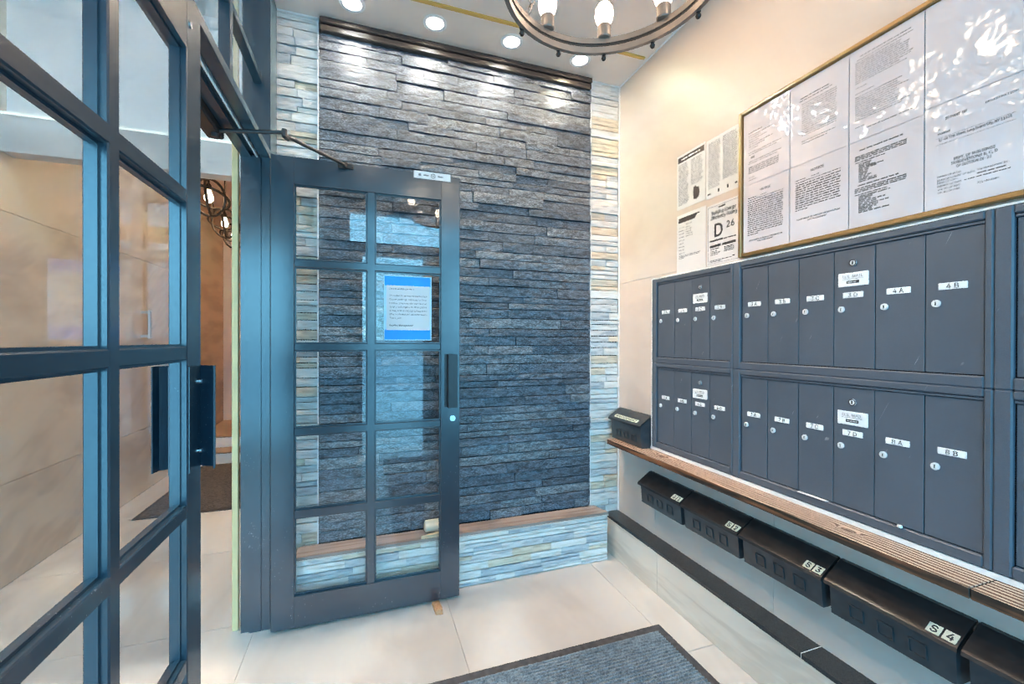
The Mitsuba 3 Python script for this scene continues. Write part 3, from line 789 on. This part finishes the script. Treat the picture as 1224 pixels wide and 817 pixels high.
zA, zB, zC_ = 1.858, 2.163, 2.492
PY = [1.521, 1.292, 1.064, 0.843, 0.40]
k = sheet('notice_page', PY[0], PY[1], zB + .002, zC_, 'printed form page, top left of the brass-framed board')
o = on(PY[0], zB)
put(k, [words([(.028, .10, .235, .004), (.028, .15, .222, .003), (.028, .09, .213, .003), (.028, .12, .203, .003), (.028, .08, .193, .003), (.028, .15, .182, .003), (.028, .11, .172, .003), (.028, .08, .162, .003), (.028, .19, .145, .003), (.028, .17, .136, .003), (.04, .06, .118, .010), (.028, .19, .104, .003), (.028, .17, .095, .003)], RW, o),
        words([(.028, .178, .077 - .0085 * i, .005) for i in range(4)] + [(.028, .06, .032, .003), (.028, .07, .020, .003)], RW, o)], 0, 0, 'm_grey_ink')
k = sheet('notice_page', PY[1], PY[2], zB + .002, zC_, 'page with a heading and spaced lines, second along the top row of the board')
o = on(PY[1], zB)
put(k, [words([(.045, .16, .262, .0055), (.04, .17, .252, .0045)] + [(.05, .185, .238 - .0085 * i, .003) for i in range(16)] + [(.05, .18, .088, .003), (.05, .15, .079, .003)], RW, o)], 0, 0, 'm_grey_ink')
k = sheet('notice_page', PY[2], PY[3], zB + .002, zC_, 'densely printed long notice, third along the top row of the board')
o = on(PY[2], zB)
L_ = [(.035, .185, .298, .0035), (.025, .19, .288, .003)] + block(.02, .195, .20, .282, .0072, .0032, .25) + [(.02, .06, .19, .003), (.02, .08, .17, .003)] + block(.02, .195, .07, .16, .0075, .0032, .3) + [(.02, .05, .05, .003), (.06, .19, .036, .004)]
put(k, [words(L_, RW, o)], 0, 0, 'm_grey_ink')
for c, lab, jj in ((0, 'notice page headed NOTICE with one solid block of text, bottom left of the board', 16), (1, 'notice page headed NOTICE with a shorter block of text, second along the bottom row', 11)):
    k = sheet('notice_page', PY[c], PY[c + 1], zA, zB, lab)
    o = on(PY[c], zA)
    w = PY[c] - PY[c + 1]
    z1 = .222
    put(k, [text('NOTICE', .0095, RW, (XS, PY[c] - w * .5, zA + .262), center=True, bold=True), words([(.025, .07, .243, .003), (.09, .12, .243, .003), (.025, .2, .233, .003)], RW, o),
            words([(.025, .2, z1 - .0092 * i, .0047) for i in range(jj)] + [(.025, .08, z1 - .0092 * jj, .0047)], RW, o),
            text('DEPARTMENT OF HOUSING PRESERVATION', .0052, RW, (XS, PY[c] - w * .5, zA + (.048 if c == 0 else .082)), center=True, bold=True, width=.165),
            text('AND DEVELOPMENT', .0052, RW, (XS, PY[c] - w * .5, zA + (.038 if c == 0 else .072)), center=True, bold=True, width=.075)], 0, 0)
k = sheet('notice_page', PY[2], PY[3], zA, zB, 'notice page with two indented lists, third along the bottom row of the board')
o = on(PY[2], zA)
put(k, [words([(.035, .165, .268, .005)] + [(.02, .175, .248 - .0062 * i, .0045) for i in range(3)] + [(.022, .12, .227, .004)] + [(.033, R.uniform(.06, .10), .219 - .0062 * i, .005) for i in range(11)] + [(.06, .11, .205, .004)]
              + [(.03, .16, .144, .005)] + [(.02, .175, .134 - .0062 * i, .0045) for i in range(3)] + [(.02, .12, .112, .004)] + [(.033, R.uniform(.07, .13), .104 - .0062 * i, .005) for i in range(10)], RW, o)], 0, 0)
k = sheet('notice_page', PY[3], PY[4], zA, 2.174, 'large page of building registration details with the street address, right end of the board')
rows = [('IS PART OF', .0075, .792, .743, 2.122, 1), ('REGISTRATION', .0055, .704, .640, 2.126, 0), ('No.', .005, .810, .802, 2.096, 0), ('NUMBER', .0055, .810, .780, 2.082, 1), ('41-44 27th Street, Long Island City, NY 11101', .0072, .808, .651, 2.062, 1),
        ('DEPT. OF BUILDINGS', .0078, .772, .684, 1.992, 1), ('SUBDIVISIONS B, C, D', .0078, .778, .679, 1.980, 1), ('OF SECTION 26-21', .0078, .766, .691, 1.968, 1),
        ('OWNER OF BLDG.', .005, .811, .755, 1.951, 0), ('MANAGING AGENT OF BLDG.', .005, .811, .724, 1.9405, 0), ('NAME OF SUPT.', .005, .811, .762, 1.932, 0), ('ADDRESS OF SUPT.', .005, .811, .753, 1.922, 0), ('APT. NO. OF SUPT.', .005, .809, .756, 1.912, 0), ('TEL. NO. OF SUPT.', .005, .809, .756, 1.902, 0),
        ('City Management Inc.', .005, .720, .656, 1.942, 0), ('718 937 1380', .005, .720, .677, 1.904, 0)]
put(k, [text(t_, h, RW, (XS, u, v), bold=bool(b), width=u - u2) for t_, h, u, u2, v, b in rows] + [words([(.122, .185, .0745, .0035), (.095, .19, .0655, .003)], RW, on(PY[3], zA)), place(cat(bx(.028, .20, .194, .1947, 0, .0004), bx(.028, .20, .214, .2147, 0, .0004)), *RW, on(PY[3], zA))], 0, 0)
k = sheet('notice_page', PY[3], PY[4], 2.176, zC_, 'blank glossy sheet at the upper right of the board')

# four loose sheets left of the board
XS2 = 1.6775


def loose(y1, y0, z0, z1, lab):
    k = thing('wall_sheet', lab, 'notice', 'printed sheets on the wall beside the board')
    part(k, 'page', bx(XS2, XS2 + .002, y0, y1, z0, z1), 'm_paper')
    return k


def ow(y1, z0):
    return (XS2, y1, z0)


k = loose(1.982, 1.770, 2.188, 2.492, 'printed sheet with a black title bar and small figure, upper left of four')
o = ow(1.982, 2.188)
part(k, 'title_bar', place(bx(.008, .203, .262, .291, 0, .0005), *RW, o), 'm_ink')
part(k, 'title', words([(.035, .175, .272, .009)], RW, (XS2 - .0005, 1.982, 2.188)), 'm_white_plastic')
part(k, 'lettering', words(block(.012, .095, .02, .25, .0068, .0034, .25) + block(.108, .20, .105, .25, .0068, .0034, .25), RW, o), 'm_grey_ink', kind='stuff')
part(k, 'figure', place(prism([(.128, .030), (.150, .024), (.168, .034), (.172, .058), (.165, .085), (.15, .088), (.142, .098), (.128, .092), (.125, .066)], (1, 0, 0), (0, 1, 0), (0, 0, 1), (0, 0, 0), .0005), *RW, o), 'm_ink')
k = loose(1.764, 1.553, 2.182, 2.484, 'sheet with two long text columns and tiny icons, upper right of four')
o = ow(1.764, 2.182)
part(k, 'lettering', words(block(.015, .095, .05, .285, .0068, .0034, .15) + block(.108, .20, .07, .285, .0068, .0034, .15), RW, o), 'm_grey_ink', kind='stuff')
part(k, 'icons', place(cat(bx(.010, .030, .019, .026, 0, .0005), bx(.078, .088, .018, .034, 0, .0005), bx(.135, .145, .020, .036, 0, .0005), bx(.183, .195, .024, .033, 0, .0005)), *RW, o), 'm_ink')
k = loose(1.982, 1.765, 1.832, 2.156, 'sheet with a slanted black header and short list, lower left of four')
o = ow(1.982, 1.832)
part(k, 'header_bar', place(prism([(.014, .279), (.135, .279), (.155, .300), (.172, .300), (.172, .306), (.014, .306)], (1, 0, 0), (0, 1, 0), (0, 0, 1), (0, 0, 0), .0005), *RW, o), 'm_ink')
part(k, 'lettering', words([(.016, .06, .25 - .018 * i, .004) for i in range(9)] + [(.07, .12, .262, .004)] + [(.07, R.uniform(.1, .14), .245 - .0125 * i, .004) for i in range(5)] + [(.016, .18, .092, .004), (.016, .17, .085, .004), (.016, .06, .077, .004)], RW, o), 'm_grey_ink', kind='stuff')
k = loose(1.757, 1.550, 1.836, 2.144, 'Building Energy Efficiency Rating sheet with a big letter D, lower right of four')
o = ow(1.757, 1.836)
part(k, 'border_line', place(cat(bx(.006, .008, .008, .298, 0, .0004), bx(.199, .201, .008, .298, 0, .0004), bx(.006, .201, .296, .298, 0, .0004), bx(.006, .201, .008, .0095, 0, .0004)), *RW, o), 'm_grey_ink')
yc = 1.757 - .1035
part(k, 'lettering', cat(text('Building Energy', .0175, RW, (XS2, yc - .003, 1.836 + .255), center=True, bold=True, width=.150), text('Efficiency Rating', .0175, RW, (XS2, yc - .003, 1.836 + .231), center=True, bold=True, width=.160),
                         text('D', .063, RW, (XS2, 1.757 - .042, 1.836 + .142), bold=True), text('26', .030, RW, (XS2, 1.757 - .122, 1.836 + .172), bold=True),
                         place(cat(bx(.02, .105, .119, .127, 0, .0005), bx(.02, .09, .089, .101, 0, .0005), bx(.10, .182, .089, .101, 0, .0005), bx(.075, .118, .283, .290, 0, .0005)), *RW, o),
                         words([(.11, .188, .119, .006), (.025, .085, .079, .004)] + block(.112, .175, .05, .082, .007, .004, .1) + block(.025, .09, .042, .072, .009, .0035, .5) + [(.02, .16, .022, .003), (.02, .10, .015, .003), (.162, .178, .026, .006)], RW, o)), 'm_ink', kind='stuff')

# ------------------------------------------------------------------ lamps
DL = [(-0.068, 2.39, 'leftmost of the recessed lights along the dark stone wall'), (0.365, 2.388, 'second recessed light from the left along the dark stone wall'),
      (0.817, 2.386, 'third recessed light from the left along the dark stone wall'), (1.278, 2.40, 'rightmost recessed light along the dark stone wall, behind the chandelier')]
for (x, y, lab), pw in zip(DL, (1.7, 1.1, 1.0, 0.36)):
    k = thing('recessed_light', 'round white ' + lab, 'ceiling light', 'recessed lights above the stone wall')
    part(k, 'trim_ring', ring_band(0.048, 0.066, ZC - .004, ZC + .001, (x, y), 40), 'm_white_paint', 30)
    part(k, 'lens', lathe([(0, ZC - .002), (0.048, ZC - .002), (0.048, ZC), (0, ZC)], 40, (x, y, 0)), 'm_lamp', emitter=emit((1.0, 0.68, 0.42), DOWN_L * pw))
for x, y, lab in ((-0.02, 1.36, 'left of the chandelier'), (0.03, 0.30, 'before the chandelier, by the glazed partition'), (1.25, 0.30, 'before the chandelier, by the mailbox wall'), (1.25, 1.36, 'right of the chandelier')):
    k = thing('recessed_light', 'round white recessed light overhead ' + lab, 'ceiling light', 'recessed lights near the chandelier')
    part(k, 'trim_ring', ring_band(0.048, 0.066, ZC - .004, ZC + .001, (x, y), 40), 'm_white_paint', 30)
    part(k, 'lens', lathe([(0, ZC - .002), (0.048, ZC - .002), (0.048, ZC), (0, ZC)], 40, (x, y, 0)), 'm_lamp', emitter=emit(WARM, DOWN_L * 0.06))

CX, CY, CR, CZ = 0.677, 1.076, 0.322, 2.50
ch = thing('chandelier', 'bronze ring chandelier with glowing round bulbs hanging from the ceiling', 'chandelier')
part(ch, 'ring', cat(ring_band(CR - .014, CR, CZ - .006, CZ + .016, (CX, CY)), ring_band(CR - .014, CR, CZ + .028, CZ + .048, (CX, CY))), 'm_bronze', 30)
part(ch, 'groove_band', ring_band(CR - .0115, CR - .004, CZ + .014, CZ + .030, (CX, CY)), 'm_bronze_dark', 30)
for i in range(9):
    a = math.radians(63 + 40.2 * i)
    x, y = CX + (CR - .010) * math.cos(a), CY + (CR - .010) * math.sin(a)
    so = part(ch, 'socket', lathe([(0, .046), (.021, .046), (.024, .050), (.024, .090), (.019, .092), (0, .092)], 20, (x, y, CZ)), 'm_bronze', 30)
    part(ch, 'bulb', lathe([(0, .088), (.016, .092), (.028, .108), (.034, .130), (.032, .150), (.022, .168), (.010, .176), (0, .177)], 20, (x, y, CZ)), 'm_lamp', True, emitter=emit((1, .82, .6), BULB_L))
for i in range(12):
    a = math.radians(2 + 30.5 * i)
    x, y = CX + (CR + .001) * math.cos(a), CY + (CR + .001) * math.sin(a)
    part(ch, 'finial', lathe([(0, -.026), (.006, -.024), (.009, -.017), (.006, -.010), (.004, -.008), (.008, -.004), (.008, .002), (0, .004)], 12, (x, y, CZ)), 'm_bronze_dark', 30)
for i in range(3):
    a = math.radians(121 + 120 * i)
    p0, p1 = np.array([CX + (CR - .007) * math.cos(a), CY + (CR - .007) * math.sin(a), CZ + .046]), np.array([CX + .02 * math.cos(a), CY + .02 * math.sin(a), 3.02])
    n = 17
    d = (p1 - p0) / n; L = np.linalg.norm(d); d /= L
    s1 = np.cross(d, (0, 0, 1)); s1 /= np.linalg.norm(s1); s2 = np.cross(d, s1)
    ms = []
    for j in range(n):
        c = p0 + d * L * (j + .5); s = s1 if j % 2 else s2
        th = np.linspace(0, 2 * np.pi, 13)
        ms.append(tube([c + d * L * .66 * math.cos(t) + s * .0085 * math.sin(t) for t in th], .0022, 6, False))
    part(ch, 'chain', cat(*ms), 'm_bronze', True)
part(ch, 'canopy', lathe([(0, 3.0), (.012, 3.0), (.016, 3.03), (.012, 3.06), (.012, 3.16), (.06, 3.19), (.065, ZC), (0, ZC)], 24, (CX, CY, 0)), 'm_bronze', 30)

# ------------------------------------------------------------------ floor things
mt = thing('entrance_mat', 'ribbed dark blue-grey entrance mat with a rubber border on the pale tiles', 'mat')
MX0, MX1, MY0, MY1 = 0.20, 1.416, -0.60, 1.797
part(mt, 'border', cat(bx(MX0, MX1, MY1 - .045, MY1, .0, .006, .002), bx(MX1 - .040, MX1, MY0, MY1 - .045, 0, .006, .002), bx(MX0, MX0 + .040, MY0, MY1 - .045, 0, .006, .002), bx(MX0, MX1, MY0 - .04, MY0, 0, .006, .002)), 'm_mat_border')
ny = int((MY1 - .045 - MY0) / .0044); nx = 160
yy, xx = np.linspace(MY0, MY1 - .045, ny), np.linspace(MX0 + .04, MX1 - .04, nx)
G = np.stack([*np.meshgrid(xx, yy, indexing='ij'), np.zeros((nx, ny))], -1)
G[..., 2] = .003 + .007 * (np.arange(ny) % 4 < 2)[None, :] * (0.8 + 0.4 * NR.random((nx, ny)))
idx = np.arange(nx * ny).reshape(nx, ny)
a, b, c, e = idx[:-1, :-1].ravel(), idx[1:, :-1].ravel(), idx[1:, 1:].ravel(), idx[:-1, 1:].ravel()
part(mt, 'ribbed_pile', trimesh.Trimesh(G.reshape(-1, 3), np.vstack([np.stack([a, b, c], 1), np.stack([a, c, e], 1)]), process=False), 'm_mat', kind='stuff')
wb = thing('door_wedge', 'small orange-brown block on the floor under the corner of the open door', 'door wedge')
part(wb, 'block', trimesh.convex.convex_hull([(0.345, 2.335, 0), (0.385, 2.335, 0), (0.352, 2.24, 0), (0.388, 2.235, 0), (0.345, 2.345, .012), (0.385, 2.345, .012), (0.349, 2.26, .028), (0.387, 2.255, .028), (0.352, 2.242, .024), (0.388, 2.238, .024)]), 'm_cork')
rl = thing('paper_roll', 'cream roll lying on the stone bench behind the open glazed door', 'roll')
part(rl, 'roll', tube([(0.325, 2.520, 0.356), (0.333, 2.520, 0.356), (0.40, 2.520, 0.356), (0.52, 2.520, 0.356)], (0.020, 0.034, 0.036, 0.036), 20), 'm_cream', 40)
sw = thing('timber_offcut', 'wedge-shaped offcut of pale timber on the stone bench beside the cream roll', 'wood wedge')
part(sw, 'wedge', prism([(0.300, 2.442), (0.49, 2.444), (0.49, 2.476), (0.40, 2.474)], (1, 0, 0), (0, 1, 0), (0, 0, 1), (0, 0, 0.3200), 0.018), 'm_pine')
